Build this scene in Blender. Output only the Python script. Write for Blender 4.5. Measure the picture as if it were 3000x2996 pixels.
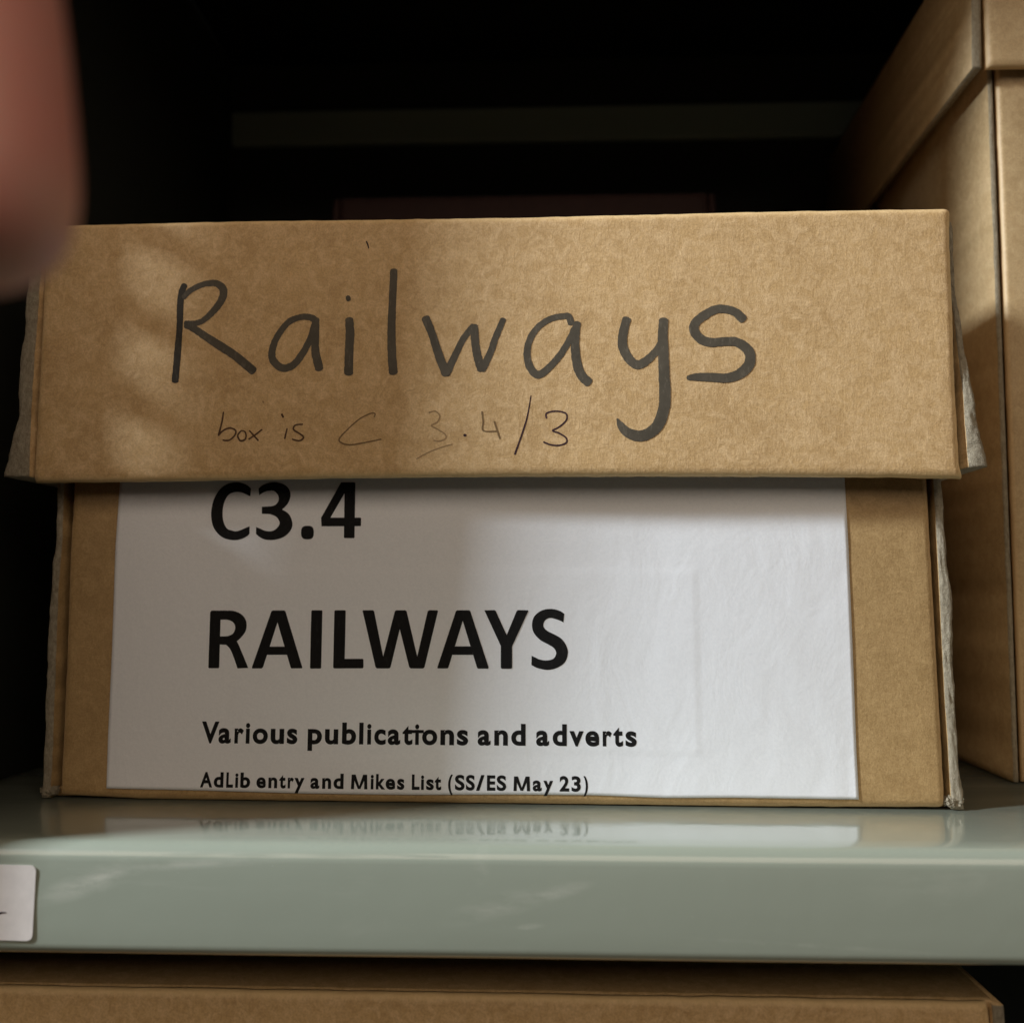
import bpy, bmesh, math, random
from mathutils import Vector, Matrix, noise
R=math.radians
MM=0.001
for o in list(bpy.data.objects): bpy.data.objects.remove(o)
scene=bpy.context.scene
COL=scene.collection

# ------------------------------------------------------------------ camera
yaw,pit=R(2.2),R(4.5)
fw=Vector((-math.sin(yaw)*math.cos(pit),math.cos(yaw)*math.cos(pit),math.sin(pit)))
rt=Vector((math.cos(yaw),math.sin(yaw),0)); upv=rt.cross(fw)
CAMPOS=Vector((12.238,-238.19,47.779))
cd=bpy.data.cameras.new('camera'); cam=bpy.data.objects.new('camera',cd); COL.objects.link(cam)
m=Matrix((rt,upv,-fw)).transposed().to_4x4(); m.translation=CAMPOS*MM; cam.matrix_world=m
cd.sensor_fit='HORIZONTAL'; cd.sensor_width=36; cd.lens=36.4; cd.clip_start=.002; cd.clip_end=20
cd.dof.use_dof=True; cd.dof.focus_distance=.233; cd.dof.aperture_fstop=13.0
scene.camera=cam

# ------------------------------------------------------------------ side lamp, dim ambient and an added fill
w=bpy.data.worlds.new('World'); scene.world=w; w.use_nodes=True
bg=w.node_tree.nodes['Background']; bg.inputs[0].default_value=(1.0,.80,.62,1); bg.inputs[1].default_value=0.012
def area(name,loc,target,sx,sy,power,col,roll=None):
    l=bpy.data.lights.new(name,'AREA'); l.shape='RECTANGLE'; l.size=sx; l.size_y=sy; l.energy=power; l.color=col
    o=bpy.data.objects.new(name,l); COL.objects.link(o)
    loc=Vector(loc); z=(loc-Vector(target)).normalized()
    y=Vector(roll or (0,1,0)); y=(y-z*y.dot(z)).normalized(); x=y.cross(z)
    mm=Matrix((x,y,z)).transposed().to_4x4(); mm.translation=loc; o.matrix_world=mm
    return o
area('side_lamp',(-1.06,-.41,.71),(0,0,.07),.12,.22,28.5,(.84,.93,1.0),roll=(0,0,1))
area('front_fill',(.05,-1.2,.84),(0,0,.05),2.4,.8,10.2,(1,.835,.66))  # warm fill added in front of the shelf, no known lamp there
scene.view_settings.view_transform='Standard'; scene.view_settings.look='None'
scene.view_settings.exposure=0; scene.view_settings.gamma=1
scene.render.engine='CYCLES'

# traced outlines and strokes, millimetres on the faces of the box: x, z (, width)
MARKER=[[[-74.09,120.07,1.54],[-74.82,117.33,1.63],[-74.88,110.46,1.57],[-75.22,101.87,1.63],[-75.5,97.15,1.68]],[[-74.13,117.17,1.24],[-72.55,118.79,1.4],[-69.62,120.17,1.4],[-66.65,120.41,1.63],[-64.77,119.09,1.85],[-64.82,116.85,1.85],[-66.46,114.19,1.63],[-69.04,111.71,1.4],[-71.09,110.85,1.35],[-73.47,110.89,1.35]],[[-73.3,110.44,1.57],[-71.34,109.51,1.68],[-66.8,106.48,1.97],[-61.69,103.15,2.02],[-57.02,99.32,2.08]],[[-42.47,110.96,1.68],[-43.72,111.81,1.52],[-46.06,111.91,1.46],[-48.67,110.92,1.46],[-50.96,108.29,1.54],[-52.48,104.78,1.63],[-52.4,101.84,1.8],[-50.16,99.9,1.8],[-47.55,100.59,1.74],[-45.28,103.49,1.68],[-43.61,107.0,1.54],[-42.8,109.93,1.54]],[[-42.47,111.26,1.74],[-42.53,108.16,1.85],[-42.44,104.04,1.91],[-41.88,101.39,2.02],[-41.41,99.63,1.97]],[[-34.59,111.12,1.91],[-34.36,108.03,2.08],[-34.5,102.75,2.08],[-34.48,98.51,2.13]],[[-35.04,116.15,1.4],[-34.75,116.24,1.4]],[[-24.27,122.62,1.74],[-24.5,114.34,1.8],[-24.63,108.46,1.91],[-24.43,102.6,2.02],[-24.06,98.52,2.08]],[[-16.66,111.11,1.97],[-15.03,107.13,1.85],[-13.55,102.44,1.97],[-11.79,98.06,2.13]],[[-11.74,98.06,1.97],[-10.1,101.52,1.68],[-7.85,106.14,1.54],[-5.57,109.02,1.63]],[[-5.37,109.02,1.8],[-5.12,105.23,1.91],[-4.53,101.73,1.97],[-3.66,98.96,2.02]],[[-3.52,98.96,1.91],[-1.82,102.27,1.68],[-0.41,106.32,1.54],[1.35,110.52,1.35]],[[16.88,109.38,1.52],[16.37,110.99,1.52],[14.67,111.02,1.46],[11.83,110.34,1.46],[8.99,108.2,1.52],[7.22,105.03,1.57],[6.85,101.56,1.68],[7.84,98.66,1.8],[9.54,97.48,1.85],[11.81,99.04,1.68],[14.64,102.32,1.57],[16.49,105.47,1.46],[17.63,108.06,1.4]],[[18.29,109.36,1.68],[17.91,106.32,1.85],[17.89,102.56,2.02],[18.44,99.09,2.13],[19.55,96.77,2.13],[20.81,95.55,2.19]],[[29.59,110.12,2.02],[28.8,107.01,2.08],[28.68,103.84,2.19],[30.0,100.94,2.13],[31.94,99.48,2.13],[34.19,100.59,1.97],[36.18,102.57,1.74],[37.6,104.85,1.68]],[[38.0,109.75,2.13],[37.76,106.0,2.3],[37.84,101.69,2.41],[37.92,97.39,2.47],[38.06,93.1,2.58],[37.81,89.41,2.58],[36.52,85.74,2.64],[34.27,83.64,2.58],[31.77,83.1,2.53],[29.27,84.11,2.13],[27.95,85.68,1.52],[27.3,86.97,0.56]],[[55.85,109.74,2.08],[54.43,111.2,1.97],[52.5,112.04,1.91],[50.0,112.14,1.97],[47.19,110.75,2.08],[45.21,109.05,2.13],[44.9,107.18,2.19],[46.26,105.29,2.13],[48.47,104.45,2.08],[51.25,104.58,2.02],[54.02,104.54,2.08],[56.21,103.27,2.25],[57.33,101.4,2.36],[56.95,99.12,2.41],[54.97,97.16,2.36],[52.19,96.2,2.19],[48.6,96.39,2.08],[45.27,96.49,1.8],[43.33,96.32,1.12]]]
PEN=[[0,[[-63.77,89.63,0.31],[-64.13,87.07,0.37],[-64.77,84.17,0.39]]],[0,[[-64.63,84.46,0.37],[-63.49,85.46,0.37],[-62.05,85.88,0.37],[-60.8,85.29,0.37],[-60.97,84.13,0.34],[-62.25,83.04,0.34],[-63.71,83.06,0.34]]],[0,[[-59.54,85.13,0.34],[-60.24,84.12,0.34],[-59.62,82.9,0.37],[-58.52,83.18,0.37],[-58.26,84.11,0.34],[-58.66,85.04,0.31],[-59.54,85.22,0.28]]],[0,[[-57.5,85.2,0.34],[-55.4,82.92,0.37]]],[0,[[-54.6,85.43,0.34],[-56.16,84.23,0.34],[-57.59,83.23,0.34]]],[0,[[-50.01,89.01,0.42],[-49.64,88.31,0.42]]],[0,[[-48.7,85.6,0.34],[-49.17,83.29,0.37]]],[0,[[-45.04,86.58,0.31],[-46.63,86.45,0.34],[-47.19,85.44,0.37],[-45.72,84.42,0.37],[-44.77,83.54,0.37],[-45.68,82.77,0.34],[-47.43,83.13,0.31]]],[1,[[-28.34,88.14,0.28],[-28.2,88.86,0.28],[-29.21,88.96,0.28],[-31.92,87.6,0.28],[-34.76,85.03,0.28],[-36.45,83.03,0.34],[-35.57,82.02,0.34],[-33.55,81.71,0.31],[-30.11,82.25,0.31],[-26.68,82.94,0.28]]],[2,[[-15.71,89.01,0.28],[-14.29,89.28,0.28],[-13.2,88.26,0.28],[-13.7,86.83,0.28],[-15.11,85.98,0.31],[-13.68,85.11,0.28],[-11.96,83.95,0.28],[-11.81,82.94,0.28],[-13.37,82.33,0.28],[-14.51,82.54,0.25]]],[2,[[-18.45,78.29,0.22],[-15.91,79.69,0.25],[-13.07,80.81,0.22],[-10.24,81.64,0.2]]],[3,[[-7.53,83.67,0.56],[-7.19,83.61,0.56]]],[1,[[-3.47,89.02,0.37],[-3.18,86.72,0.37],[-3.17,84.66,0.34],[-0.2,84.46,0.34]]],[1,[[-0.63,86.69,0.37],[-0.06,84.97,0.37],[0.65,82.82,0.37]]],[3,[[7.7,92.62,0.22],[6.99,88.33,0.31],[5.87,84.34,0.37],[4.07,79.18,0.39]]],[3,[[11.22,87.37,0.34],[11.28,88.51,0.34],[13.47,88.97,0.34],[15.66,88.38,0.34],[15.71,86.81,0.34],[14.02,85.26,0.34],[12.62,84.5,0.34],[14.02,83.92,0.34],[15.64,82.82,0.34],[15.69,81.69,0.34],[14.01,81.08,0.34],[12.05,81.3,0.34],[10.59,81.88,0.37]]],[3,[[-30.84,129.79,0.3],[-30.51,129.01,0.3],[-30.31,128.17,0.24]]],[2,[[-54.52,92.08,0.3],[-54.39,91.77,0.3]]]]
RIBS=[[[-59.27,72.52,-59.41,70.64],[-60.12,73.28,-60.61,71.24],[-61.49,73.87,-61.72,71.65],[-63.05,74.04,-62.97,71.72],[-65.01,73.69,-64.3,71.32],[-66.83,72.36,-65.19,70.3],[-68.19,70.01,-65.81,68.57],[-68.74,66.95,-65.93,66.63],[-68.34,64.09,-65.67,64.69],[-67.16,62.05,-64.79,63.06],[-65.36,60.72,-63.57,62.54],[-63.08,60.25,-62.53,62.34],[-61.23,60.51,-61.41,62.64],[-59.82,61.21,-60.29,63.14],[-59.26,61.82,-59.32,63.54]],[[-57.47,72.51,-57.25,70.91],[-56.51,73.32,-56.04,71.68],[-55.08,73.87,-54.81,71.98],[-53.43,74.02,-53.78,71.93],[-51.35,73.49,-52.94,71.25],[-49.98,72.15,-52.54,70.43],[-49.72,70.52,-52.57,69.51],[-50.29,68.89,-53.27,68.6],[-51.49,67.57,-54.49,68.24],[-52.39,66.87,-56.51,68.15]],[[-51.8,67.57,-54.54,66.41],[-50.02,66.45,-52.97,65.75],[-49.08,64.41,-52.11,64.32],[-49.39,62.59,-52.69,63.11],[-50.88,61.08,-53.69,62.44],[-53.01,60.34,-54.72,62.33],[-55.27,60.34,-55.75,62.51],[-56.72,60.9,-56.79,62.98],[-57.72,61.71,-57.73,63.33]],[[-66.37,43.68,-66.29,41.56],[-64.12,43.68,-64.55,41.57],[-62.28,43.56,-63.63,41.49],[-60.41,42.73,-62.49,40.97],[-59.29,41.04,-61.9,39.84],[-59.46,38.76,-62.3,38.45],[-61.32,36.61,-63.5,37.79],[-63.22,35.81,-64.82,37.69],[-65.67,35.81,-65.74,37.69]],[[-64.04,35.81,-62.26,37.36],[-62.98,34.79,-61.21,36.28],[-62.0,32.82,-60.11,34.01],[-61.0,30.3,-58.47,30.43]],[[15.02,43.02,14.84,41.07],[14.0,43.7,13.7,41.61],[12.04,44.15,12.03,42.08],[9.87,43.8,10.95,41.8],[8.2,42.52,10.3,40.96],[7.61,40.67,10.3,39.99],[8.0,38.72,11.15,39.11],[9.48,37.07,12.81,38.3],[11.24,36.1,14.37,37.33],[12.61,35.23,15.44,35.82],[13.15,34.07,15.83,34.08],[12.5,32.81,15.14,32.05],[10.84,32.42,13.38,30.79],[9.28,32.66,11.23,30.28],[8.69,32.93,8.89,30.69],[7.52,33.47,7.48,31.38]]]
POLYS=[[[-56.51,68.15],[-54.49,68.24],[-51.49,67.57],[-54.43,66.41],[-56.45,66.48]],[[-43.86,61.98],[-43.88,61.36],[-43.98,61.0],[-44.15,60.73],[-44.41,60.54],[-44.75,60.43],[-45.35,60.39],[-45.94,60.43],[-46.29,60.55],[-46.56,60.74],[-46.75,61.01],[-46.87,61.37],[-46.92,61.99],[-46.9,62.61],[-46.8,62.98],[-46.63,63.25],[-46.37,63.44],[-46.03,63.55],[-45.43,63.59],[-44.84,63.55],[-44.48,63.43],[-44.22,63.24],[-44.03,62.97],[-43.91,62.6]],[[-37.61,73.87],[-36.58,73.86],[-36.57,71.56],[-39.97,65.49],[-39.92,63.46],[-42.06,63.47],[-42.21,65.5],[-41.68,66.45]],[[-36.75,73.87],[-34.34,73.85],[-34.17,73.64],[-34.12,60.82],[-34.26,60.64],[-36.49,60.65],[-36.66,60.83]],[[-40.17,65.49],[-32.77,65.45],[-32.63,65.25],[-32.64,63.64],[-32.77,63.45],[-40.12,63.48]],[[-68.04,43.32],[-67.7,43.68],[-65.51,43.68],[-65.37,30.54],[-65.56,30.32],[-67.8,30.31],[-67.97,30.52]],[[-53.41,43.53],[-53.12,43.73],[-51.45,43.73],[-51.86,41.05],[-54.97,30.64],[-55.29,30.32],[-57.49,30.31],[-57.62,30.51]],[[-51.94,43.73],[-50.37,43.73],[-50.06,43.5],[-45.69,30.56],[-45.85,30.37],[-48.27,30.36],[-48.47,30.61],[-51.92,41.05]],[[-53.87,35.35],[-49.82,35.36],[-49.36,33.49],[-54.46,33.47]],[[-43.95,43.58],[-43.75,43.78],[-41.46,43.78],[-41.32,43.58],[-41.27,30.54],[-41.47,30.35],[-43.74,30.34],[-43.9,30.53]],[[-38.49,43.59],[-38.29,43.79],[-35.96,43.79],[-35.81,43.59],[-35.8,30.41],[-38.26,30.4],[-38.47,30.65]],[[-36.67,32.6],[-31.56,32.62],[-31.4,32.39],[-31.37,30.69],[-31.56,30.45],[-36.62,30.43]],[[-31.85,43.65],[-31.65,43.79],[-29.44,43.8],[-29.13,43.56],[-26.82,33.15],[-26.44,30.45],[-28.23,30.45],[-28.57,30.76]],[[-24.26,43.6],[-23.9,43.8],[-22.86,43.8],[-23.04,39.43],[-25.05,30.77],[-25.34,30.46],[-27.03,30.45],[-26.82,33.15]],[[-23.26,43.8],[-21.82,43.8],[-21.5,43.57],[-18.88,33.18],[-18.68,30.49],[-20.37,30.48],[-20.71,30.79],[-23.04,39.43]],[[-16.57,43.61],[-16.23,43.81],[-14.38,43.81],[-14.16,43.61],[-17.14,30.81],[-17.49,30.49],[-19.08,30.49],[-18.88,33.18]],[[-10.0,43.62],[-9.66,43.82],[-8.11,43.82],[-8.39,41.42],[-11.6,30.77],[-11.85,30.52],[-14.09,30.51],[-14.19,30.7]],[[-8.71,43.82],[-6.92,43.82],[-6.64,43.58],[-2.33,30.76],[-2.49,30.52],[-4.75,30.51],[-5.01,30.74],[-8.39,41.42]],[[-10.42,35.55],[-6.46,35.56],[-5.96,33.65],[-10.99,33.63]],[[-3.39,43.82],[-1.08,43.86],[-0.78,43.69],[1.81,38.12],[1.78,35.0],[0.44,35.68]],[[4.06,43.63],[4.32,43.87],[6.63,43.83],[6.76,43.64],[3.04,35.59],[1.78,35.0],[1.77,38.12]],[[0.44,35.97],[3.04,35.98],[3.05,30.78],[2.82,30.53],[0.66,30.52],[0.46,30.73]]]
LINE_A=[["V",-68.96,-64.86,13.17,3.41],["a",-64.96,-62.04,13.18,3.41],["r",-61.16,-58.99,13.19,3.4],["i",-58.53,-57.54,13.19,3.41],["o",-56.88,-53.33,13.19,3.4],["u",-52.67,-49.53,13.19,3.4],["s",-48.87,-46.42,13.2,3.4],["p",-44.02,-40.7,13.2,3.4],["u",-40.0,-36.92,13.21,3.39],["b",-36.03,-32.76,13.21,3.39],["l",-32.06,-31.07,13.23,3.38],["i",-30.22,-29.25,13.23,3.38],["c",-28.56,-25.9,13.23,3.38],["a",-25.44,-22.54,13.23,3.38],["T",-22.03,-19.73,13.24,3.37],["i",-19.14,-18.21,13.25,3.37],["o",-17.51,-14.03,13.24,3.37],["n",-13.3,-10.17,13.24,3.37],["s",-9.52,-6.94,13.25,3.36],["a",-4.77,-1.81,13.26,3.35],["n",-0.97,2.12,13.26,3.36],["d",2.9,6.16,13.27,3.35],["a",8.55,11.49,13.27,3.35],["d",12.31,15.5,13.28,3.34],["v",16.09,19.32,13.28,3.34],["e",19.7,22.82,13.29,3.33],["r",23.61,25.67,13.3,3.33],["t",26.01,28.16,13.3,3.33],["s",28.74,31.23,13.3,3.33]]
LINE_B=[["A",-68.91,-66.02,3.22,2.38],["d",-65.69,-63.41,3.23,2.38],["L",-62.75,-61.15,3.23,2.38],["i",-60.65,-59.95,3.24,2.37],["b",-59.45,-57.15,3.23,2.37],["e",-55.69,-53.5,3.23,2.37],["n",-52.9,-50.83,3.23,2.37],["t",-50.37,-48.88,3.23,2.37],["r",-48.38,-46.99,3.23,2.37],["y",-46.85,-44.51,3.23,2.37],["a",-43.12,-41.04,3.23,2.37],["n",-40.41,-38.33,3.23,2.36],["d",-37.78,-35.45,3.23,2.36],["M",-33.73,-29.93,3.22,2.36],["i",-29.2,-28.51,3.24,2.36],["k",-27.98,-25.86,3.23,2.36],["e",-25.76,-23.56,3.23,2.36],["s",-23.11,-21.45,3.24,2.35],["L",-19.74,-17.96,3.24,2.35],["i",-17.63,-16.94,3.24,2.35],["s",-16.45,-14.7,3.24,2.34],["t",-14.5,-13.0,3.24,2.35],["(",-11.44,-10.35,3.24,2.35],["S",-9.88,-7.68,3.24,2.34],["S",-7.39,-5.35,3.24,2.34],["/",-5.08,-3.15,3.24,2.34],["E",-2.59,-0.69,3.24,2.34],["S",-0.36,1.77,3.24,2.33],["M",3.43,7.18,3.23,2.33],["a",7.78,9.8,3.24,2.33],["y",10.19,12.38,3.24,2.33],["2",13.84,16.0,3.24,2.33],["3",16.53,18.59,3.24,2.33],[")",19.22,20.22,3.25,2.32]]
BL_OUT=[[-107.13,76.81],[-107.13,74.19],[-106.7,60.74],[-107.41,51.41],[-107.41,39.86],[-107.22,28.44],[-106.9,14.91],[-106.81,3.77]]
BL_IN=[[-105.68,76.79],[-105.61,73.94],[-105.25,60.74],[-105.55,49.09],[-105.37,37.57],[-105.06,23.92],[-104.76,10.46],[-104.77,4.23]]
BL_FRONT=[[-103.19,76.71],[-103.19,74.1],[-103.25,56.04],[-102.95,42.18],[-102.64,24.0],[-102.53,3.92]]
BR_FRONT=[[98.23,75.23],[98.28,73.43],[98.4,57.82],[98.58,38.13],[98.74,23.08],[98.92,4.07]]
BR_IN=[[99.61,75.29],[99.6,73.03],[99.79,60.06],[99.84,42.46],[99.89,25.16],[100.14,12.4],[100.21,4.82]]
BR_OUT=[[101.35,75.27],[101.47,73.02],[101.53,64.95],[101.97,51.22],[102.6,44.64],[102.22,41.15],[102.25,34.64],[101.86,30.76],[102.02,25.18],[102.03,16.65],[102.22,7.36],[102.79,4.43]]
PAPER_BOT=[[-91.03,2.71],[-67.83,2.52],[-43.89,2.11],[-20.25,2.09],[3.09,2.44],[21.55,2.51],[37.56,2.11],[52.68,2.36],[79.96,2.32]]
PAPER_L=[[-91.33,74.56],[-91.64,58.87],[-91.26,34.69],[-91.24,14.98],[-91.03,2.71]]
PAPER_R=[[79.43,73.71],[79.73,58.39],[79.81,35.26],[79.82,12.68],[79.96,2.32]]
BODY_BOT=[[-104.21,0.86],[-83.83,-0.12],[-51.75,-0.42],[3.09,-0.11],[56.39,0.11],[96.85,0.48]]
LR_FRONT=[[103.24,133.57],[102.88,127.67],[102.83,112.08],[102.63,96.69],[102.85,75.88],[103.54,73.55]]
LR_IN=[[103.85,129.83],[103.6,121.98],[104.27,111.45],[104.18,100.64],[104.37,85.37],[104.81,74.43]]
LR_OUT=[[105.05,131.78],[105.19,121.95],[105.37,111.43],[105.94,100.61],[106.62,91.04],[107.67,81.56],[108.88,76.28]]
LL_FRONT=[[-108.56,136.68],[-108.95,124.89],[-108.95,101.63],[-108.95,86.37],[-109.07,73.56]]
LL_IN=[[-110.07,132.98],[-109.81,123.92],[-110.26,105.64],[-110.45,90.29],[-110.1,74.57]]
LL_OUT=[[-112.24,133.03],[-112.68,122.41],[-113.1,111.49],[-113.57,101.83],[-113.37,88.42],[-114.41,84.62],[-116.25,75.56]]
LID_TOP=[[-100.3,135.87],[-53.25,135.78],[3.31,135.2],[58.24,135.28],[103.4,135.0]]
LID_BOT=[[-108.91,73.57],[-83.83,73.64],[-43.69,74.08],[3.4,74.29],[49.34,73.96],[86.76,73.47],[103.41,73.05]]
STICK=[[-86.87,-4.35],[-87.15,-18.43],[-96.76,-3.09],[-97.48,-18.18],[-93.66,-13.55],[-92.53,-13.35]]
LIP_GLINTS=[[-83.09,-11.08],[-71.96,-5.86],[-47.59,-2.43],[-21.39,-1.55],[-1.9,-2.63],[3.27,-10.74],[14.2,-6.24],[8.4,-15.06]]  # traced positions of the pale lamp streaks on the lip

# ------------------------------------------------------------------ helpers
rnd=random.Random(7)
def nz(x,y,z,s,seed=0.0): return noise.noise(Vector((x*s+seed,y*s+seed*1.7,z*s-seed)))
def mesh(name,verts,faces,mats,parent=None,fm=None,smooth=True,scale=MM,**props):
    me=bpy.data.meshes.new(name); me.from_pydata([(a*scale,b*scale,c*scale) for a,b,c in verts],[],faces)
    for mt in (mats if isinstance(mats,(list,tuple)) else [mats]): me.materials.append(mt)
    if fm: me.polygons.foreach_set('material_index',fm)
    me.polygons.foreach_set('use_smooth',[smooth]*len(me.polygons))
    bm=bmesh.new(); bm.from_mesh(me); bmesh.ops.recalc_face_normals(bm,faces=bm.faces); bm.to_mesh(me); bm.free()
    me.update()
    o=bpy.data.objects.new(name,me); COL.objects.link(o)
    if parent: o.parent=parent
    for k,v in props.items(): o[k]=v
    return o
def thing(name,label,cat,loc=(0,0,0),rz=0,group=None):
    o=bpy.data.objects.new(name,None); COL.objects.link(o); o.empty_display_size=.01
    o.location=Vector(loc)*MM; o.rotation_euler=(0,0,rz); o['label']=label; o['category']=cat
    if group: o['group']=group
    return o
def interp(tab,t):
    tab=sorted(tab)
    if t<=tab[0][0]: return tab[0][1]
    for (a,b),(c,d) in zip(tab,tab[1:]):
        if t<=c: return b+(d-b)*(t-a)/(c-a) if c>a else d
    return tab[-1][1]
def xz(tab): return lambda z,t=[(p[1],p[0]) for p in tab]: interp(t,z)
def zx(tab): return lambda x,t=tab: interp(t,x)
def const(v): return lambda t: v
def spaced(n,L,r):
    e=[0,.08*r,.2*r,.4*r,.7*r,r]
    mid=[r+(L-2*r)*i/n for i in range(1,n)]
    return [v/L for v in e+mid+[L-q for q in reversed(e)]]
def rnd_off(d,r):
    if d>=r: return 0
    return r-math.sqrt(max(0,r*r-(r-d)**2))
def slab(name,xl,xr,zb,zt,yf,T,mats,parent=None,n=(60,40),r=1.2,wear=.12,wob=.15,fm_edge=False,**props):
    """board lying in the xz plane, rounded at its edges, front face at y=yf(x,z), thickness T towards +y"""
    W=xr(50)-xl(50); H=zt(0)-zb(0)
    U=spaced(n[0],abs(W),r); V=spaced(n[1],abs(H),r)
    F=[];B=[];WR=[]
    for v in V:
        for u in U:
            x0=xl(50)+W*u; z=zb(x0)+(zt(x0)-zb(x0))*v
            x=xl(z)+(xr(z)-xl(z))*u
            dx=min(u,1-u)*abs(W); dz=min(v,1-v)*abs(H)
            y=yf(x,z)+rnd_off(dx,r)+rnd_off(dz,r)*.8
            e=max(0,1-min(dx,dz)/r)
            x+=wear*e*nz(x,z,0,.55,3.1)*(1 if dx<r else 0); z+=wear*e*nz(x,z,0,.5,9.3)*(1 if dz<r else 0)
            y+=wob*nz(x,z,0,.02,1.3)+.06*e*nz(x,z,5,1.1)
            WR.append(e); F.append((x,y,z)); B.append((x,max(y,yf(x,z)+T),z))
    nu,nv=len(U),len(V); N=nu*nv; fs=[]
    for j in range(nv-1):
        for i in range(nu-1):
            a=j*nu+i; fs.append((a,a+1,a+nu+1,a+nu)); fs.append((N+a,N+a+nu,N+a+nu+1,N+a+1))
    ring=[i for i in range(nu)]+[j*nu+nu-1 for j in range(1,nv)]+[(nv-1)*nu+i for i in range(nu-2,-1,-1)]+[j*nu for j in range(nv-2,0,-1)]
    for a,b in zip(ring,ring[1:]+ring[:1]): fs.append((a,b,N+b,N+a))
    o=mesh(name,F+B,fs,mats,parent,**props)
    at=o.data.attributes.new('wear','FLOAT','POINT'); at.data.foreach_set('value',WR+WR)
    return o
def edge_board(name,xo,xi,z0,z1,yf,depth,mats,parent,out=-1,n=120,torn=.25,flare=None,**props):
    """side board seen end on: raw torn front end between xo(z) and xi(z), running back by depth"""
    V=[];fs=[];fm=[]; K=7
    for j in range(n+1):
        z=z0+(z1-z0)*j/n
        a,b=xo(z),xi(z)
        a+=torn*1.1*nz(0,z,2,.16,2.2)+torn*.35*nz(0,z,2,.8,5.1)
        for k in range(K):
            t=k/(K-1); x=a+(b-a)*t
            y=yf(x,z)+(abs(t-.5)*2)**3*.35+torn*1.0*nz(x*3.2,z*.35,3,1.1,7.7)+torn*.5*nz(x*4,z*1.2,3,1.5,1.7)
            V.append((x,y,z))
        V.append((b,yf(b,z)+depth,z)); V.append((a if not flare else a,yf(a,z)+depth,z))
    M=K+2
    for j in range(n):
        for k in range(M):
            k2=(k+1)%M; a=j*M+k; b=j*M+k2
            fs.append((a,b,b+M,a+M)); fm.append(0 if k<K-1 else 1)
    fs.append(tuple(range(M))); fm.append(0); fs.append(tuple(n*M+k for k in reversed(range(M)))); fm.append(1)
    return mesh(name,V,fs,mats,parent,fm=fm,smooth=True,**props)
def block(name,x0,x1,y0,y1,z0,z1,mat,parent=None,bev=.4,**props):
    bm=bmesh.new(); bmesh.ops.create_cube(bm,size=1)
    for v in bm.verts: v.co=Vector(((x0+x1)/2+v.co.x*(x1-x0),(y0+y1)/2+v.co.y*(y1-y0),(z0+z1)/2+v.co.z*(z1-z0)))*MM
    if bev: bmesh.ops.bevel(bm,geom=bm.edges[:],offset=bev*MM,segments=2,affect='EDGES',profile=.5)
    me=bpy.data.meshes.new(name); bm.to_mesh(me); bm.free(); me.materials.append(mat)
    o=bpy.data.objects.new(name,me); COL.objects.link(o)
    if parent: o.parent=parent
    for k,v in props.items(): o[k]=v
    return o
def catmull(pts,seg=6):
    out=[]
    P=[pts[0]]+list(pts)+[pts[-1]]
    for i in range(1,len(P)-2):
        p0,p1,p2,p3=P[i-1],P[i],P[i+1],P[i+2]
        for s in range(seg):
            t=s/seg
            out.append([.5*((2*b)+(-a+c)*t+(2*a-5*b+4*c-d)*t*t+(-a+3*b-3*c+d)*t**3) for a,b,c,d in zip(p0,p1,p2,p3)])
    out.append(list(P[-2])); return out
class Ink:
    """flat ink laid a few hundredths of a millimetre proud of a surface y=yf(x,z)"""
    def __init__(s,yf,lift=.06): s.V=[];s.F=[];s.yf=yf;s.l=lift;s.cut=[]
    def v(s,x,z,k): s.V.append((x,s.yf(x,z)-s.l-k,z)); return len(s.V)-1
    def fan(s,pts,k):
        s.F.append(tuple(s.v(x,z,k) for x,z in pts))
    def ribbon(s,prs,k=0,seg=5):
        c=catmull(prs,seg); ids=[(s.v(a,b,k),s.v(x,y,k)) for a,b,x,y in c]
        for (a,b),(p,q) in zip(ids,ids[1:]): s.F.append((a,b,q,p))
    def stroke(s,pts,k=0,seg=6,cap=True,rough=0,smooth=True):
        c=catmull(pts,seg) if smooth and len(pts)>2 else [list(p) for p in pts]
        if not smooth or len(pts)==2:
            c=[]; 
            for p,q in zip(pts,pts[1:]):
                for i in range(seg): c.append([a+(b-a)*i/seg for a,b in zip(p,q)])
            c.append(list(pts[-1]))
        L=[];n=len(c)
        for i,(x,z,wd) in enumerate(c):
            a=c[max(0,i-1)];b=c[min(n-1,i+1)]
            tx,tz=b[0]-a[0],b[1]-a[1]; l=math.hypot(tx,tz) or 1; tx/=l;tz/=l
            h=wd/2; h1=h+rough*nz(x,z,0,2.2,4.4); h2=h+rough*nz(x,z,9,2.2,1.4)
            L.append((s.v(x-tz*h1,z+tx*h1,k),s.v(x+tz*h2,z-tx*h2,k)))
        for (a,b),(p,q) in zip(L,L[1:]): s.F.append((a,b,q,p))
        if cap:
            for i,sg in((0,-1),(n-1,1)):
                x,z,wd=c[i]; o=c[1] if i==0 else c[n-2]
                tx,tz=(x-o[0]),(z-o[1]); l=math.hypot(tx,tz) or 1; tx/=l;tz/=l; h=wd/2
                P=[]
                for q in range(9):
                    an=-math.pi/2+math.pi*q/8; dx=math.cos(an)*h*.62; dy=math.sin(an)*h
                    P.append((x+tx*dx-tz*dy,z+tz*dx+tx*dy))
                s.fan(P,k+.004)
    def dot(s,x,z,w,k=0):
        s.fan([(x+w/2*math.cos(t*math.pi/6),z+w/2*math.sin(t*math.pi/6)) for t in range(12)],k)
    def build(s,name,mat,parent,**props): return mesh(name,s.V,s.F,mat,parent,smooth=False,**props)

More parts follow.
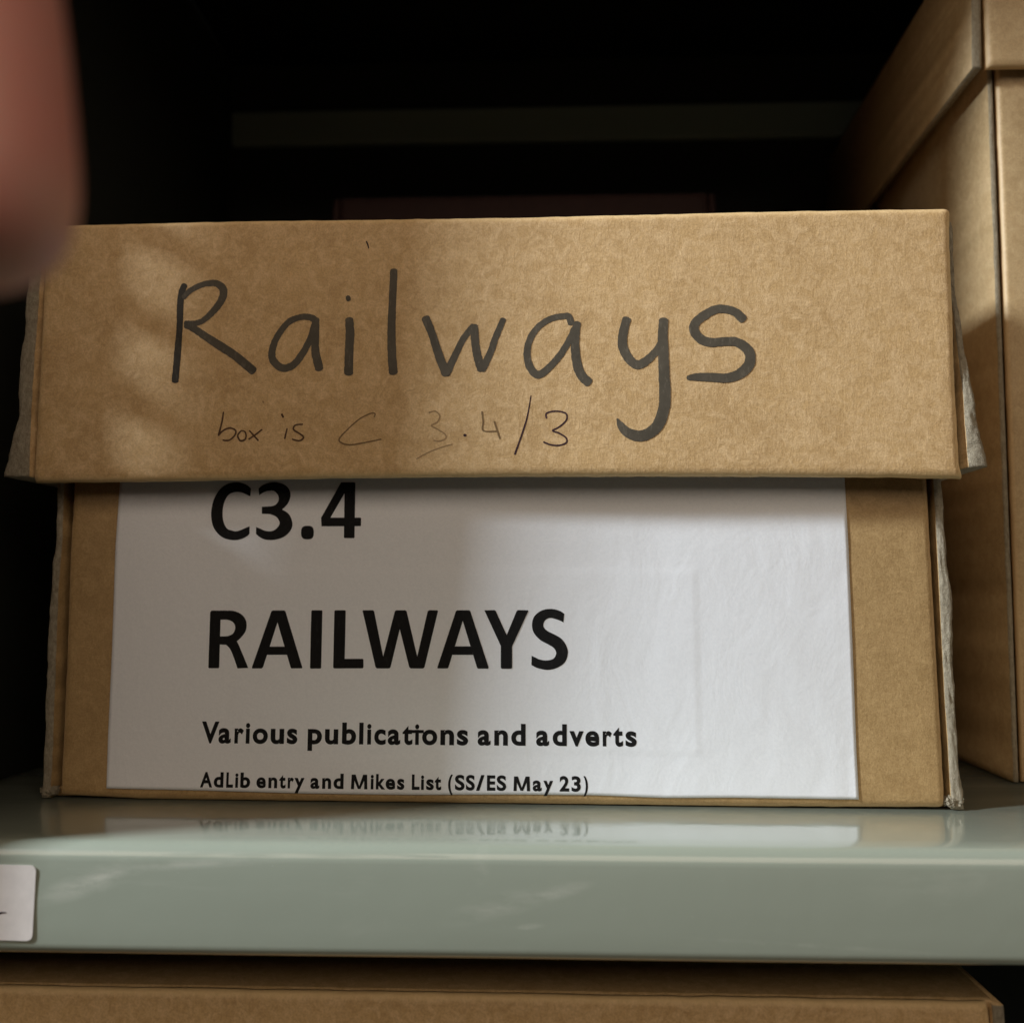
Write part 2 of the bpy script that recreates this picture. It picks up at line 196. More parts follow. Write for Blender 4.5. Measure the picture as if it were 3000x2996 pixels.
# ------------------------------------------------------------------ materials
def mat(name):
    m=bpy.data.materials.new(name); m.use_nodes=True; nt=m.node_tree
    b=nt.nodes['Principled BSDF']; return m,nt,b
def N(nt,t,**k):
    n=nt.nodes.new(t)
    for a,v in k.items():
        if a in n.inputs: n.inputs[a].default_value=v
        else: setattr(n,a,v)
    return n
def tex(nt,scale,detail=4,rough=.6,vec=None,stretch=None,rot=None,dist=0):
    n=N(nt,'ShaderNodeTexNoise'); n.inputs['Scale'].default_value=scale; n.inputs['Detail'].default_value=detail; n.inputs['Roughness'].default_value=rough; n.inputs['Distortion'].default_value=dist
    mp=N(nt,'ShaderNodeMapping'); nt.links.new(vec,mp.inputs[0])
    if stretch: mp.inputs['Scale'].default_value=stretch
    if rot: mp.inputs['Rotation'].default_value=rot
    nt.links.new(mp.outputs[0],n.inputs['Vector']); return n.outputs['Fac']
def ramp(nt,fac,stops):
    r=N(nt,'ShaderNodeValToRGB'); nt.links.new(fac,r.inputs[0])
    e=r.color_ramp.elements
    while len(e)<len(stops): e.new(.5)
    for q,(p,c) in zip(e,stops): q.position=p; q.color=(*c,1)
    return r.outputs[0]
def mix(nt,fac,a,b,mode='MIX'):
    n=N(nt,'ShaderNodeMix',data_type='RGBA',blend_type=mode)
    for i,v in((0,fac),(6,a),(7,b)):
        if hasattr(v,'links'): nt.links.new(v,n.inputs[i])
        elif i==0: n.inputs[0].default_value=v
        else: n.inputs[i].default_value=(*v,1)
    return n.outputs[2]
def addbump(nt,b,hs,strengths,dist=.0002):
    prev=None
    for h,s in zip(hs,strengths):
        n=N(nt,'ShaderNodeBump'); n.inputs['Strength'].default_value=s; n.inputs['Distance'].default_value=dist
        nt.links.new(h,n.inputs['Height'])
        if prev: nt.links.new(prev,n.inputs['Normal'])
        prev=n.outputs[0]
    nt.links.new(prev,b.inputs['Normal'])
def kraft(name,c0,c1,c2,rough=.6,bump=1.0,spec=.35):
    m,nt,b=mat(name); tc=N(nt,'ShaderNodeTexCoord').outputs['Object']
    blot=tex(nt,85,4,.6,tc); mot=tex(nt,330,6,.78,tc,dist=.8)
    fib=tex(nt,1500,3,.6,tc,stretch=(1,1,.3),rot=(0,.7,0)); fine=tex(nt,2600,2,.6,tc); fib2=tex(nt,900,4,.7,tc,stretch=(.25,1,1),rot=(0,-.5,0))
    base=ramp(nt,blot,[(.35,c0),(.68,c1)])
    col=mix(nt,ramp(nt,mot,[(.42,(0,0,0)),(.68,(1,1,1))]),base,c2)
    speck=ramp(nt,fine,[(.40,(.82,.8,.78)),(.56,(1,1,1))])
    col=mix(nt,.8,col,speck,'MULTIPLY')
    hair=ramp(nt,fib,[(.63,(0,0,0)),(.70,(1,1,1))])
    h2=N(nt,'ShaderNodeMath',operation='MULTIPLY'); nt.links.new(hair,h2.inputs[0]); h2.inputs[1].default_value=.22
    col=mix(nt,h2.outputs[0],col,tuple(min(1,v*1.45) for v in c1))
    wa=N(nt,'ShaderNodeAttribute',attribute_name='wear'); wn=tex(nt,420,6,.8,tc,dist=.7)
    ws=N(nt,'ShaderNodeMath',operation='ADD'); nt.links.new(wa.outputs['Fac'],ws.inputs[0]); nt.links.new(wn,ws.inputs[1])
    wr=N(nt,'ShaderNodeMapRange'); nt.links.new(ws.outputs[0],wr.inputs[0]); wr.inputs[1].default_value=.78; wr.inputs[2].default_value=1.25; wr.inputs[3].default_value=0; wr.inputs[4].default_value=.62
    col=mix(nt,wr.outputs[0],col,tuple(min(.85,v*1.35+.06) for v in c1))
    nt.links.new(col,b.inputs['Base Color']); b.inputs['Roughness'].default_value=rough; b.inputs['Specular IOR Level'].default_value=spec
    addbump(nt,b,[mot,fib,fib2,blot],[.55*bump,.35*bump,.4*bump,.35*bump],.00022)
    return m
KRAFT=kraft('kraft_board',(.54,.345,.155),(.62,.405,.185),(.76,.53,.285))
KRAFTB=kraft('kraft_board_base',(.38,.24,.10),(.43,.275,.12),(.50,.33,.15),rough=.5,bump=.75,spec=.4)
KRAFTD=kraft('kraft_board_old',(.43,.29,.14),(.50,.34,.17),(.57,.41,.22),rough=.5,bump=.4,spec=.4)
def rawm(name,c0,c1):
    m,nt,b=mat(name); tc=N(nt,'ShaderNodeTexCoord').outputs['Object']
    a=tex(nt,900,6,.75,tc,stretch=(1.3,1,.7)); f=tex(nt,2600,4,.75,tc)
    col=mix(nt,ramp(nt,a,[(.35,(0,0,0)),(.65,(1,1,1))]),c0,c1); nt.links.new(col,b.inputs['Base Color'])
    b.inputs['Roughness'].default_value=.85; addbump(nt,b,[a,f],[.9,.9],.0006); return m
RAW=rawm('raw_grey_board',(.30,.245,.165),(.54,.465,.34))
RAWD=rawm('raw_brown_board',(.28,.22,.14),(.46,.38,.26))
def ink(name,c,rough=.6,vary=.2,sc=900):
    m,nt,b=mat(name);  tc=N(nt,'ShaderNodeTexCoord').outputs['Object']
    a=tex(nt,sc,6,.75,tc); col=ramp(nt,a,[(.3,c),(.75,tuple(v*(1+vary) for v in c))])
    fl=tex(nt,1300,4,.7,tc,stretch=(1,1,.35),rot=(0,.6,0)); col=mix(nt,ramp(nt,fl,[(.56,(0,0,0)),(.72,(.5,.5,.5))]),col,tuple(min(.4,v*3.2+.01) for v in c))
    nt.links.new(col,b.inputs['Base Color']); b.inputs['Roughness'].default_value=rough; b.inputs['Specular IOR Level'].default_value=.2
    addbump(nt,b,[a],[.4],.0001); return m
MARK=ink('marker_ink',(.062,.052,.038),.55,.9,120)
MARKD=ink('marker_ink_dense',(.030,.025,.018),.5,.7,120)
PENS=[ink('pen_ink_brown',(.085,.042,.02)),ink('pen_ink_faint',(.18,.11,.05)),ink('pen_ink_ghost',(.30,.19,.09)),ink('pen_ink_dark',(.035,.015,.02))]
TONER=ink('black_toner',(.006,.0055,.0055),.75,.3)
def paperm():
    m,nt,b=mat('white_paper'); tc=N(nt,'ShaderNodeTexCoord').outputs['Object']
    a=tex(nt,45,4,.55,tc,stretch=(1.5,1,.8),dist=.8); f=tex(nt,1600,3,.7,tc); g=tex(nt,140,3,.6,tc,dist=1.5)
    col=ramp(nt,f,[(.3,(.77,.775,.80)),(.7,(.83,.83,.85))]); nt.links.new(col,b.inputs['Base Color'])
    b.inputs['Roughness'].default_value=.62; b.inputs['Specular IOR Level'].default_value=.3
    addbump(nt,b,[a,g,f],[.40,.12,.05],.0006); return m
PAPER=paperm()
def steel(name,c,coat=.9,rough=.32,smear_glint=True):
    m,nt,b=mat(name); tc=N(nt,'ShaderNodeTexCoord').outputs['Object']
    big=tex(nt,9,3,.5,tc,stretch=(.5,1,2)); peel=tex(nt,160,3,.55,tc); dust=tex(nt,2100,2,.5,tc); sm=tex(nt,45,5,.65,tc,stretch=(.35,1,1.6),rot=(0,.25,0),dist=1.2)
    col=ramp(nt,big,[(.3,tuple(v*.93 for v in c)),(.7,tuple(v*1.06 for v in c))])
    if smear_glint: col=mix(nt,ramp(nt,sm,[(.60,(0,0,0)),(.80,(.30,.30,.30))]),col,(.50,.50,.43))
    col=mix(nt,ramp(nt,dust,[(.73,(0,0,0)),(.78,(.35,.35,.35))]),col,(.6,.6,.55))
    if smear_glint:  # pale streaks painted into the colour where a lamp reflects in the lip
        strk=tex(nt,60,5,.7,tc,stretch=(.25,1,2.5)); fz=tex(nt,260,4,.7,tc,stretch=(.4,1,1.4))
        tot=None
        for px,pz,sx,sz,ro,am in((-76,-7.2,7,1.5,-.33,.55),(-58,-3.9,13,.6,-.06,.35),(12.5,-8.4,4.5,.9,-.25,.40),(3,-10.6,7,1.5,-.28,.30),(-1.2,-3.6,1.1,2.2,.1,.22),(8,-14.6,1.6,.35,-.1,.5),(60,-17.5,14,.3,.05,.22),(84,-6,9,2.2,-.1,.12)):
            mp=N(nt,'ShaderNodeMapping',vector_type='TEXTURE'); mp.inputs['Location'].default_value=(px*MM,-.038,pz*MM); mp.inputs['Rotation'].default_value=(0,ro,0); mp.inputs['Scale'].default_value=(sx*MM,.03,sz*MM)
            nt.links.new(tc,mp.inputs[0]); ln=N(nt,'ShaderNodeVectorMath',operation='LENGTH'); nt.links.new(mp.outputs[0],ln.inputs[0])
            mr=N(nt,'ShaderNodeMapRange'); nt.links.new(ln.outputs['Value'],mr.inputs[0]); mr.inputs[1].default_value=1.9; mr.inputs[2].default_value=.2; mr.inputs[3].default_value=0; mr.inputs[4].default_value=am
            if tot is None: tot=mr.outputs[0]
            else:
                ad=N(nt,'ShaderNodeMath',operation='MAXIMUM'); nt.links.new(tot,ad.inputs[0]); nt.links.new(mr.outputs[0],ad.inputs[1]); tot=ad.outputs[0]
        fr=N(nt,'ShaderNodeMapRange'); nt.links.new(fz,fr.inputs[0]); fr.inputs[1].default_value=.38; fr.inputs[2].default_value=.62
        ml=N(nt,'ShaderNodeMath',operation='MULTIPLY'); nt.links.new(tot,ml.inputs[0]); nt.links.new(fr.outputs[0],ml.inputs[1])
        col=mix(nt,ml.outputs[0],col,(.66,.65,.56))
    nt.links.new(col,b.inputs['Base Color']); b.inputs['Roughness'].default_value=rough
    b.inputs['Specular IOR Level'].default_value=.35
    b.inputs['Coat Weight'].default_value=coat; cr=N(nt,'ShaderNodeMapRange'); nt.links.new(sm,cr.inputs[0]); cr.inputs[1].default_value=.3; cr.inputs[2].default_value=.8; cr.inputs[3].default_value=.035; cr.inputs[4].default_value=.22; b.inputs['Coat IOR'].default_value=1.6
    nt.links.new(cr.outputs[0],b.inputs['Coat Roughness'])
    bn=N(nt,'ShaderNodeBump'); bn.inputs['Strength'].default_value=.16; bn.inputs['Distance'].default_value=.0003; nt.links.new(peel,bn.inputs['Height'])
    bg=N(nt,'ShaderNodeBump'); bg.inputs['Strength'].default_value=.5; bg.inputs['Distance'].default_value=.0012; nt.links.new(big,bg.inputs['Height']); nt.links.new(bg.outputs[0],bn.inputs['Normal'])
    nt.links.new(bn.outputs[0],b.inputs['Normal']); nt.links.new(bn.outputs[0],b.inputs['Coat Normal'])
    return m
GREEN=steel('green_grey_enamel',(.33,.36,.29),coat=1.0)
SHADEG=steel('shaded_green_enamel',(.018,.021,.017),coat=.0,rough=.6,smear_glint=False)  # shelf green darkened, the shade of the interior put into the paint
RAILM=steel('back_rail_enamel_shaded',(.22,.30,.27),coat=.1,rough=.5,smear_glint=False)  # shelf enamel in a darker tone, standing in for dim light at the back
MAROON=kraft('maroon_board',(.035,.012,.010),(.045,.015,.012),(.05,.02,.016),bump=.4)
def plain(name,c,rough=.6):
    m,nt,b=mat(name); tc=N(nt,'ShaderNodeTexCoord').outputs['Object']; a=tex(nt,300,4,.6,tc)
    nt.links.new(ramp(nt,a,[(.3,c),(.7,tuple(v*1.12 for v in c))]),b.inputs['Base Color']); b.inputs['Roughness'].default_value=rough
    addbump(nt,b,[a],[.2],.0002); return m
STICKER=plain('sticker_paper',(.72,.66,.62),.5)
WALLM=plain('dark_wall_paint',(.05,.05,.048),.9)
def skinm():
    m,nt,b=mat('skin'); tc=N(nt,'ShaderNodeTexCoord').outputs['Object']
    a=tex(nt,60,3,.5,tc); f=tex(nt,900,4,.6,tc)
    nt.links.new(ramp(nt,a,[(.35,(.70,.27,.22)),(.65,(.68,.38,.30))]),b.inputs['Base Color'])
    b.inputs['Roughness'].default_value=.5; b.inputs['Subsurface Weight'].default_value=.25; b.inputs['Subsurface Radius'].default_value=(1,.3,.15); b.inputs['Subsurface Scale'].default_value=.004
    addbump(nt,b,[f],[.3],.0003); return m
SKIN=skinm()

# ------------------------------------------------------------------ shelving (the large structure)
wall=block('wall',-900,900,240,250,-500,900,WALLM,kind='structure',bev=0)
unit=thing('shelving_unit','green grey enamelled steel shelving with rounded glossy front lip, holding the cardboard boxes','shelving',(0,200,-21))
def upar(o): o.parent=unit; o.matrix_parent_inverse=Matrix.Translation(Vector((0,-.2,.021))); return o
def shelf(name,z,m=None,x0=-129.5,x1=330):
    yf=-38; r=3.6; prof=[(203,z),(-30,z)]
    for i in range(1,9):
        a=math.pi/2*i/8; prof.append((yf+r-r*math.sin(a),z-r+r*math.cos(a)))
    H=21.3
    for k in range(1,6): prof.append((yf-.15*math.sin(math.pi*k/6),z-r-(H-2*r)*k/6))
    r2=2.4
    for i in range(0,7):
        a=math.pi/2*i/6; prof.append((yf+r2-r2*math.cos(a),z-H+r2-r2*math.sin(a)))
    prof+=[(-24,z-H),(-24,z-H+1.2),(yf+3,z-H+1.2),(yf+2.2,z-H+3),(yf+2.2,z-4),(yf+4,z-1.2),(203,z-1.2)]
    n=len(prof); V=[];fs=[]; NX=90
    for i in range(NX+1):
        x=x0+(x1-x0)*i/NX
        for y,zz in prof: V.append((x,y+.12*nz(x,y,zz,.012,4),zz+.10*nz(x,y*.2,zz*.2,.015,8)))
    for i in range(NX):
        for k in range(n): a=i*n+k;b=i*n+(k+1)%n; fs.append((a,b,b+n,a+n))
    fs.append(tuple(range(n))); fs.append(tuple(NX*n+k for k in reversed(range(n))))
    return upar(mesh(name,V,fs,m or GREEN))
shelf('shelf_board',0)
shelf('shelf_board',262+21.3,SHADEG)
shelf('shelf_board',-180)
def slotted_panel(name,x,T,y0,y1,z0,z1,pitch,zs,sh,ya,yb):
    """upright side panel with a row of rectangular slots near its front edge"""
    zr=[z0];z=zs-pitch*int((zs-z0)/pitch)
    while z+sh<z1:
        if z>105: zr+=[z,z+sh]
        z+=pitch
    zr.append(z1); yr=[y0,ya,yb,y1]; V=[];fs=[]
    for xx in(x,x+T):
        for zz in zr:
            for yy in yr: V.append((xx,yy,zz))
    n=len(zr); M=n*4
    hole=lambda i,j: j==1 and i%2==1
    for i in range(n-1):
        for j in range(3):
            a=i*4+j
            if hole(i,j):
                for p,q in((a,a+1),(a+1,a+5),(a+5,a+4),(a+4,a)): fs.append((p,q,q+M,p+M))
            else: fs+= [(a,a+1,a+5,a+4),(M+a,M+a+4,M+a+5,M+a+1)]
    for i in range(n-1):
        for j in(0,3): a=i*4+j; fs.append((a,a+4,a+4+M,a+M))
    for i in(0,n-1):
        for j in range(3): a=i*4+j; fs.append((a,a+1,a+1+M,a+M))
    return upar(mesh(name,V,fs,SHADEG,smooth=False))
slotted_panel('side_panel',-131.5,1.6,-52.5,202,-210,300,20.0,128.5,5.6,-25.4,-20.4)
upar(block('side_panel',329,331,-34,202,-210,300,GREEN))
upar(block('back_panel',-131,329,202,205,-210,300,SHADEG))
upar(block('back_rail',-128,329,197,201,243.3,258.8,RAILM,bev=1))

# ------------------------------------------------------------------ the railways box
BODYK=.042
def ybody(x,z): return BODYK*z
def ylid(x,z): return -6.8+.025*z
box=thing('archive_box','brown cardboard archive box with worn lid marked Railways in marker pen','box',(0,0,0),R(-1.4))
nzb=lambda t,a=.0: t
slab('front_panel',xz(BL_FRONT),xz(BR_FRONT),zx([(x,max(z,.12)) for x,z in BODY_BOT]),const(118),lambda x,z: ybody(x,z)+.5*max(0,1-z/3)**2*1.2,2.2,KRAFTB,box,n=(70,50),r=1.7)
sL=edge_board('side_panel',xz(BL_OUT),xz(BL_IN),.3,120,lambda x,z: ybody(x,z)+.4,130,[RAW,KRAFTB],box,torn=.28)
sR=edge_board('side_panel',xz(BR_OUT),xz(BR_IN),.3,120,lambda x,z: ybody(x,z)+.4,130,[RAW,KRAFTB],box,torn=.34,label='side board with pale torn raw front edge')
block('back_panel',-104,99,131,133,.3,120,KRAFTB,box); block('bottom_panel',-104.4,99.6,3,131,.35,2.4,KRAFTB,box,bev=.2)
def curl(parent,cx,cz,flip,rad=1.9,turns=.62):
    """paper facing of the torn corner, hooked round underneath, with a crumpled wad in it"""
    V=[];fs=[];n=26;wd=10
    for j in range(wd):
        y=.1+3.2*j/(wd-1)
        for i in range(n):
            t=i/(n-1); a=-.25+turns*2*math.pi*t; rr=rad*(1-.22*t)*(1+.16*nz(a*2,y,cx,.7))
            th=.75*(1-.45*t)*(1+.5*nz(a*4,y*2,cz,1.0))
            for q in(0,th):
                V.append((cx+flip*(rr-q)*math.cos(a)+.16*nz(a*4,y*2,0,1.1),y+.6*nz(a*5,t*9,q*3,.9,3),max(.12,cz-(rr-q)*math.sin(a)*.9+.12*nz(a*6,y,1,1.3))))
    for j in range(wd-1):
        for i in range(n-1):
            for q in(0,1):
                a=(j*n+i)*2+q; fs.append((a,a+2,a+2+2*n,a+2*n))
    for j in(0,wd-1):
        for i in range(n-1):
            a=(j*n+i)*2; fs.append((a,a+2,a+3,a+1))
    mesh('torn_corner',V,fs,RAW,parent)
    bm=bmesh.new(); bmesh.ops.create_icosphere(bm,subdivisions=4,radius=1.15)
    for v in bm.verts:
        c=v.co.copy(); k=1+.55*abs(nz(c.x,c.y,c.z,1.9,cx))*2-.25*abs(nz(c.x,c.y,c.z,4.5,cx))*2
        p=Vector((cx-flip*.45+c.x*k*1.15,1.5+c.y*k*1.2,cz-.35+c.z*k*.85)); p.z=max(.13,p.z); v.co=p*MM
    me=bpy.data.meshes.new('crumpled_paper'); bm.to_mesh(me); bm.free(); me.materials.append(RAW)
    for p in me.polygons: p.use_smooth=True
    o=bpy.data.objects.new('crumpled_paper',me); COL.objects.link(o); o.parent=parent
curl(sR,100.75,2.2,1,rad=2.05); curl(sL,-105.2,2.1,-1,rad=1.85)
# lid
lid=slab('lid',const(-108),const(102.5),const(2),const(136),lambda x,y: 0,2.2,KRAFT,box,n=(20,20),r=1)
# lid's top panel lies flat: rotate its board from the xz plane into the xy plane
for v in lid.data.vertices:
    x,y,z=v.co; v.co=(x,z-.004,.1352-.0002-max(0,y))
def lb(x): return interp(LID_BOT,x)
fl=slab('front_flap',xz(LL_FRONT),xz(LR_FRONT),lb,zx(LID_TOP),ylid,2.2,KRAFT,lid,n=(90,40),r=1.9,wear=.13,wob=.25)
def ylo(x,z): return ylid(x,z)+.7
edge_board('side_flap',xz(LL_OUT),xz(LL_IN),75.0,134.2,ylo,134,[RAW,KRAFT],lid,torn=.3,label='side flap splayed outwards at its worn lower corner')
edge_board('side_flap',xz(LR_OUT),xz(LR_IN),75.6,133.4,lambda x,z: ylo(x,z)+4.5*max(0,min(1,(z-92)/24)),130,[RAW,KRAFT],lid,torn=.34,label='side flap with frayed lower corner')
block('back_flap',-108,102,132.6,134.6,76,134,KRAFT,lid)
# paper label, with the edges of the old label showing through
def lab(x,z):
    h=.14*nz(x,z,0,.035,2.2)+.10*nz(x*1.6,z*.7,0,.09,6.1)
    def st(a,b,t): 
        q=max(0,min(1,(t-a)/(b-a))); return q*q*(3-2*q)
    X0,X1,Z0,Z1=-62,45.2,11.8,53
    h-=.16*st(X0-.9,X0+.9,x)*(1-st(X1-.45,X1+.45,x))*st(Z0-.45,Z0+.45,z)*(1-st(Z1-1,Z1+1,z))
    rr=max(0,x-50); h-=.12*min(1,rr/10)*abs(nz(x*1.2,z*.5,0,.12,4.4))*2
    e=min(x+91,80-x); h-=.10*max(0,1-e/3)**2
    return h
def ypap(x,z): return ybody(x,z)+.15*nz(x,z,0,.02,1.3)-.20+lab(x,z)*.55
V=[];fs=[];nx,nz_=220,110
pb=zx(PAPER_BOT);px0=xz(PAPER_L);px1=xz(PAPER_R)
for side in(0,.09):
    for j in range(nz_+1):
        for i in range(nx+1):
            u=i/nx; x0=-91+171*u; zb=pb(x0); z=zb+(86-zb)*(j/nz_); x=px0(z)+(px1(z)-px0(z))*u
            V.append((x,ypap(x,z)+side,z))
M=(nx+1)*(nz_+1)
for j in range(nz_):
    for i in range(nx):
        a=j*(nx+1)+i; fs.append((a,a+1,a+nx+2,a+nx+1)); fs.append((M+a,M+a+nx+1,M+a+nx+2,M+a+1))
ring=[i for i in range(nx+1)]+[j*(nx+1)+nx for j in range(1,nz_+1)]+[nz_*(nx+1)+i for i in range(nx-1,-1,-1)]+[j*(nx+1) for j in range(nz_-1,0,-1)]
for a,b in zip(ring,ring[1:]+ring[:1]): fs.append((a,b,M+b,M+a))
plab=mesh('paper_label',V,fs,PAPER,box,label='white paper label printed in black')
IA=Ink(ypap,.05)
for i,r_ in enumerate(RIBS[:3]): IA.ribbon(r_,i*.003)
for i,p in enumerate(POLYS[:5]): IA.fan(p,.010+i*.003)
IA.build('printed_text',TONER,plab,label='C3.4 in large bold print')
IB=Ink(ypap,.05)
for i,r_ in enumerate(RIBS[3:]): IB.ribbon(r_,i*.003)
for i,p in enumerate(POLYS[5:]): IB.fan(p,.012+i*.002)
IB.build('printed_text',TONER,plab,label='RAILWAYS in large bold print')
_glyphs={}
def glyph(ch,off):
    """outline of one letter of Blender's own sans, thickened to a bold, as (verts, faces) with x-height 1"""
    if (ch,off) not in _glyphs:
        c=bpy.data.curves.new('glyph','FONT'); c.body=ch; c.size=1; c.offset=off; c.resolution_u=6
        o=bpy.data.objects.new('glyph',c); COL.objects.link(o); bpy.context.view_layer.update()
        me=bpy.data.meshes.new_from_object(o)
        _glyphs[(ch,off)]=([v.co.copy() for v in me.vertices],[tuple(p.vertices) for p in me.polygons])
        bpy.data.objects.remove(o); bpy.data.curves.remove(c); bpy.data.meshes.remove(me)
    return _glyphs[(ch,off)]
def printed(L,name,lbl,off):
    xv,_=glyph('x',off); xh0=min(v.y for v in xv); xh=max(v.y for v in xv)-xh0
    V=[];F=[]
    for ch,x0,x1,zb,h in L:
        if ch=='M':
            for po in (((0,0),(.03,1.38),(.22,1.38),(.19,0)),((.05,1.38),(.27,1.38),(.56,.03),(.42,.03)),((.95,1.38),(.73,1.38),(.44,.03),(.58,.03)),((1,0),(.97,1.38),(.78,1.38),(.81,0))):
                n0=len(V)
                for u,v in po: x=x0+u*(x1-x0); z=zb+v*h; V.append((x,ypap(x,z)-.05-.004*(po[0][0]>.04),z))
                F.append((n0,n0+1,n0+2,n0+3))
            continue
        g,f=glyph({'T':'t'}.get(ch,ch),off); mx=min(v.x for v in g); Mx=max(v.x for v in g); n0=len(V)
        for v in g:
            x=x0+(v.x-mx)/(Mx-mx)*(x1-x0); z=zb+(v.y-xh0)/xh*h
            V.append((x,ypap(x,z)-.05,z))
        F+=[tuple(i+n0 for i in q) for q in f]
        if ch=='T':      # the bar of the t runs on into the i
            n0=len(V); t=h*.21
            for x,z in((x1-.8,zb+h*.99),(x1+2.6,zb+h*.99),(x1+2.6,zb+h*.99-t),(x1-.8,zb+h*.99-t)): V.append((x,ypap(x,z)-.056,z))
            F.append((n0,n0+1,n0+2,n0+3))
    return mesh(name,V,F,TONER,plab,smooth=False,label=lbl)
printed(LINE_A,'printed_text','Various publications and adverts in smaller print',.033)
printed(LINE_B,'printed_text','AdLib entry and Mikes List (SS/ES May 23) in small print',.034)
# writing on the lid
def ylw(x,z): return ylid(x,z)+.25*nz(x,z,0,.02,1.3)
I=Ink(ylw,.05)
for i,s_ in enumerate(MARKER):
    I.stroke(s_,(i%9)*.008,seg=8,rough=.10)
    if i==0: n0=len(I.F)
I.build('handwriting',[MARK,MARKD],lid,fm=[1]*n0+[0]*(len(I.F)-n0),label='Railways in thick grey black marker')
WORDS=[(0,5,'box in thin pen'),(5,8,'is in thin pen'),(8,9,'C in faint pen'),(9,10,'3 in very faint pen'),(10,11,'faint pen line under the 3'),(11,12,'pen dot between 3 and 4'),(12,14,'4 in faint pen'),(14,15,'slash in dark pen'),(15,16,'3 in dark pen'),(16,17,'small dark pen tick'),(17,18,'tiny pen dot')]
for a_,b_,lbl in WORDS:
    I=Ink(ylw,.05)
    for i,(sh,s_) in enumerate(PEN[a_:b_]): I.stroke([(a,b,c*1.12) for a,b,c in s_],i*.006,seg=5,rough=.04)
    I.build('handwriting',PENS[PEN[a_][0]],lid,label=lbl)

# ------------------------------------------------------------------ further boxes
def make_box(name,label,loc,rz,W,Dp,H,LH,mats=(KRAFTD,KRAFTD,RAWD),ov=3.2,group=None,mark=False):
    KB,KL,RW=mats
    b=thing(name,label,'box',loc,rz,group)
    slab('front_panel',const(1.9),const(W-1.9),const(.15),const(H-4),lambda x,z:.0,2.2,KB,b,n=(40,40),r=1.4)
    def yb(x,z): return .6
    edge_board('side_panel',const(-.2),const(1.1),.2,H-4,yb,Dp,[RW,KB],b,torn=.16); edge_board('side_panel',const(W+.2),const(W-1.9),.2,H-4,yb,Dp,[RW,KB],b,torn=.16)
    block('back_panel',2.4,W-2.4,Dp-2,Dp,.2,H-4,KB,b); block('bottom_panel',2.4,W-2.4,4,Dp-3,.2,2,KB,b,bev=.2)
    l=block('lid',-ov+.3,W+ov-.3,-ov+2.4,Dp+ov,H-2.2,H,KL,b,bev=.8)
    fx=lambda z: -ov+1.9-(H-z)/LH*.9
    slab('front_flap',fx,lambda z: W+ov-1.9+(H-z)/LH*.9,const(H-LH),const(H-.1),lambda x,z: -ov-(H-z)/LH*1.5,2.2,KL,l,n=(50,24),r=1.8,wear=.2)
    def yl(x,z): return -ov-(H-z)/LH*1.5+.8
    edge_board('side_flap',lambda z:-ov-1.0-(H-z)/LH*1.6,lambda z:-ov+1.3-(H-z)/LH*1.5,H-LH,H-.6,yl,Dp+ov,[RW,KL],l,torn=.14,n=60)
    edge_board('side_flap',lambda z:W+ov+1.0+(H-z)/LH*1.6,lambda z:W+ov-1.3+(H-z)/LH*1.5,H-LH,H-.6,yl,Dp+ov,[RW,KL],l,torn=.14,n=60)
    return b
KD=KRAFTD
make_box('archive_box','tall brown cardboard archive box with overhanging lid, to the right of the Railways box','NLOC',0,1,1,1,1) if False else None
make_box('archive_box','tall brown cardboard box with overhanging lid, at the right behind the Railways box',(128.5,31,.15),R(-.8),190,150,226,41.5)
make_box('archive_box','brown cardboard box on the shelf below, its lid just showing under the lip',(-121.5,-20.5,-158),R(-.2),218.3,140,125.4,50,mats=(KRAFT,KRAFT,RAW))
make_box('archive_box','dark maroon box deep in the shelf behind the Railways box',(-70,152,.15),0,143,38,201,30,mats=(MAROON,MAROON,MAROON),ov=1.2)

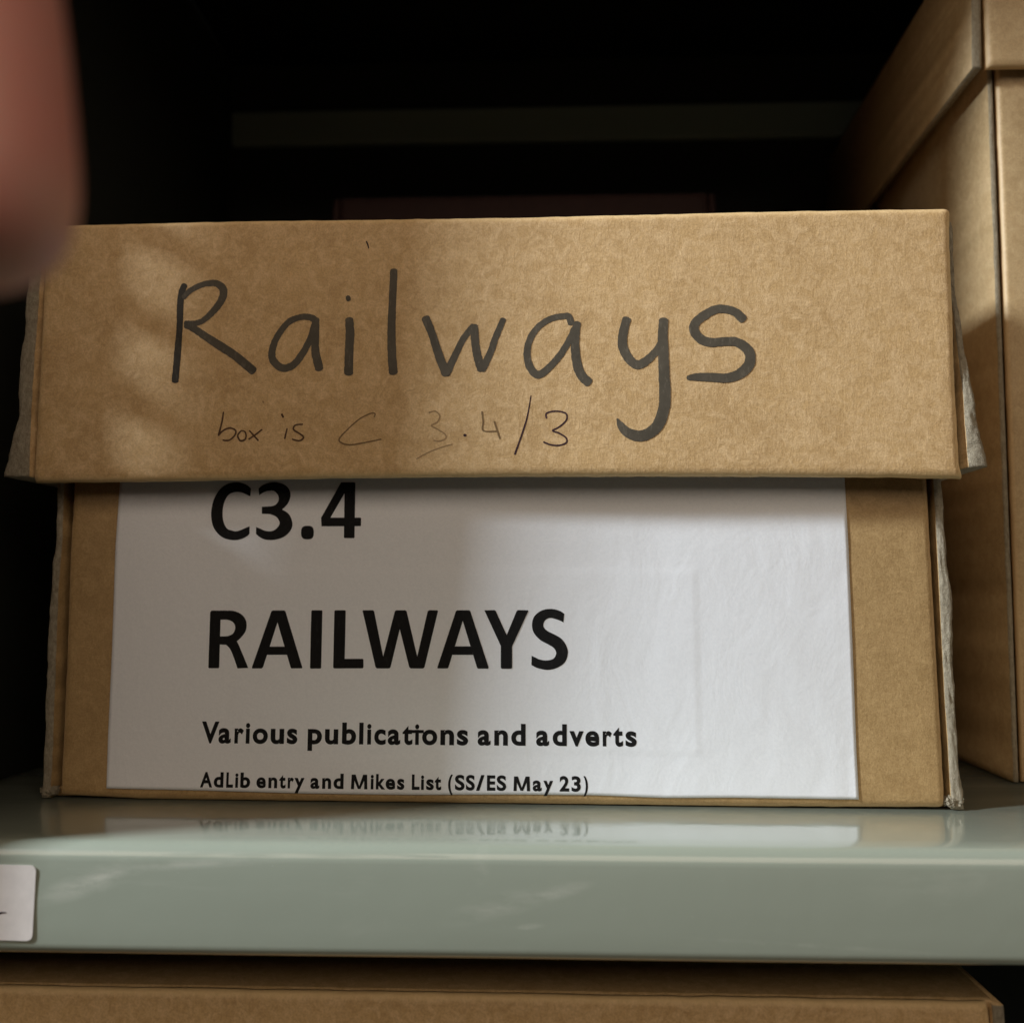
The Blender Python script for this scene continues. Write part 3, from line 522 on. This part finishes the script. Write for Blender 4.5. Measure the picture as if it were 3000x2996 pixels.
# ------------------------------------------------------------------ sticker on the lip
tl,bl,tl2,bl2,_,_=STICK
def sticker():
    t=thing('sticker','small white paper sticker with rounded corners on the shelf lip, at the left edge','sticker',(-100,-38.3,-11.5))
    x1t,z1t=STICK[0]; x1b,z1b=STICK[1]; slope=(STICK[2][1]-STICK[0][1])/(STICK[0][0]-STICK[2][0])
    L=38; cr=1.3; P=[]
    cs=[(x1t,z1t),(x1b,z1b),(x1b-L,z1b+.4),(x1t-L,z1t+.6)]
    for i in range(4):
        c=Vector(cs[i]); a=(Vector(cs[i-1])-c).normalized(); b=(Vector(cs[(i+1)%4])-c).normalized()
        for k in range(7):
            q=k/6; p=c+a*cr*(1-q)**2+b*cr*q**2+ (a+b)*0; P.append((p.x,p.y))
    n=len(P); V=[(x+100,-.03,z+11.5) for x,z in P]+[(x+100,.12,z+11.5) for x,z in P]
    fs=[tuple(range(n)),tuple(range(2*n-1,n-1,-1))]+[(i,(i+1)%n,n+(i+1)%n,n+i) for i in range(n)]
    mesh('sticker_paper',V,fs,STICKER,t,smooth=False)
    I=Ink(lambda x,z:-.03,.04); I.stroke([(-2.5+100-100+5,-3.0,.35),(5.2,-2.3,.4),(6.6,-1.75,.38),(7.6,-1.7,.2)],seg=6); I.build('handwriting',PENS[3],t)
sticker()

# ------------------------------------------------------------------ hand of the photographer, one finger in front of the lens
def hand():
    S=1/1951.
    def P(u,v,d): return CAMPOS+fw*d+rt*((u-966)*S*d)+upv*((965-v)*S*d)
    joints=[];edges=[];rad=[]
    def add(p,r,par=None):
        joints.append(p); rad.append(r)
        if par is not None: edges.append((par,len(joints)-1))
        return len(joints)-1
    O=P(-48,565,72)
    def Q(x,y,d): return O+rt*x+upv*y+fw*d      # millimetres from the fingertip
    palm=add(Q(-64,92,10),13)
    wrist=add(Q(-118,122,-6),15,palm); w2=add(Q(-180,150,-40),18,wrist); add(Q(-260,180,-100),22,w2)
    def finger(k,pts,r0):
        kn=add(Q(*pts[0]),r0[0],palm)
        for p,r in zip(pts[1:],r0[1:]): kn=add(Q(*p),r,kn)
    finger(0,[(-30,84,16),(-14,54,13),(-4,26,5),(0,0,0)],(9.5,8.4,8.0,8.2))
    finger(1,[(-44,72,22),(-34,38,26),(-30,12,18),(-30,-4,4)],(9.5,8.5,7.8,7.2))
    finger(2,[(-62,64,22),(-60,30,24),(-58,6,14),(-56,-8,2)],(9.3,8.2,7.5,7.0))
    finger(3,[(-80,66,14),(-84,36,14),(-84,16,6),(-80,2,-4)],(8.6,7.2,6.6,6.2))
    finger(4,[(-62,106,-18),(-38,104,-34),(-20,96,-42),(-8,84,-46)],(11,9.2,8.6,8.0))
    me=bpy.data.meshes.new('body'); me.from_pydata([tuple(j*MM) for j in joints],edges,[])
    o=bpy.data.objects.new('hand',me); COL.objects.link(o)
    sk=o.modifiers.new('skin','SKIN'); sk.use_smooth_shade=True
    for v,r in zip(me.skin_vertices[0].data,rad): v.radius=(r*MM,r*MM); v.use_root=False
    me.skin_vertices[0].data[0].use_root=True
    sb=o.modifiers.new('sub','SUBSURF'); sb.levels=2; sb.render_levels=3
    me.materials.append(SKIN)
    o['label']='hand of the photographer, one blurred fingertip hanging in at the upper left corner'; o['category']='hand'
    return o
hand()
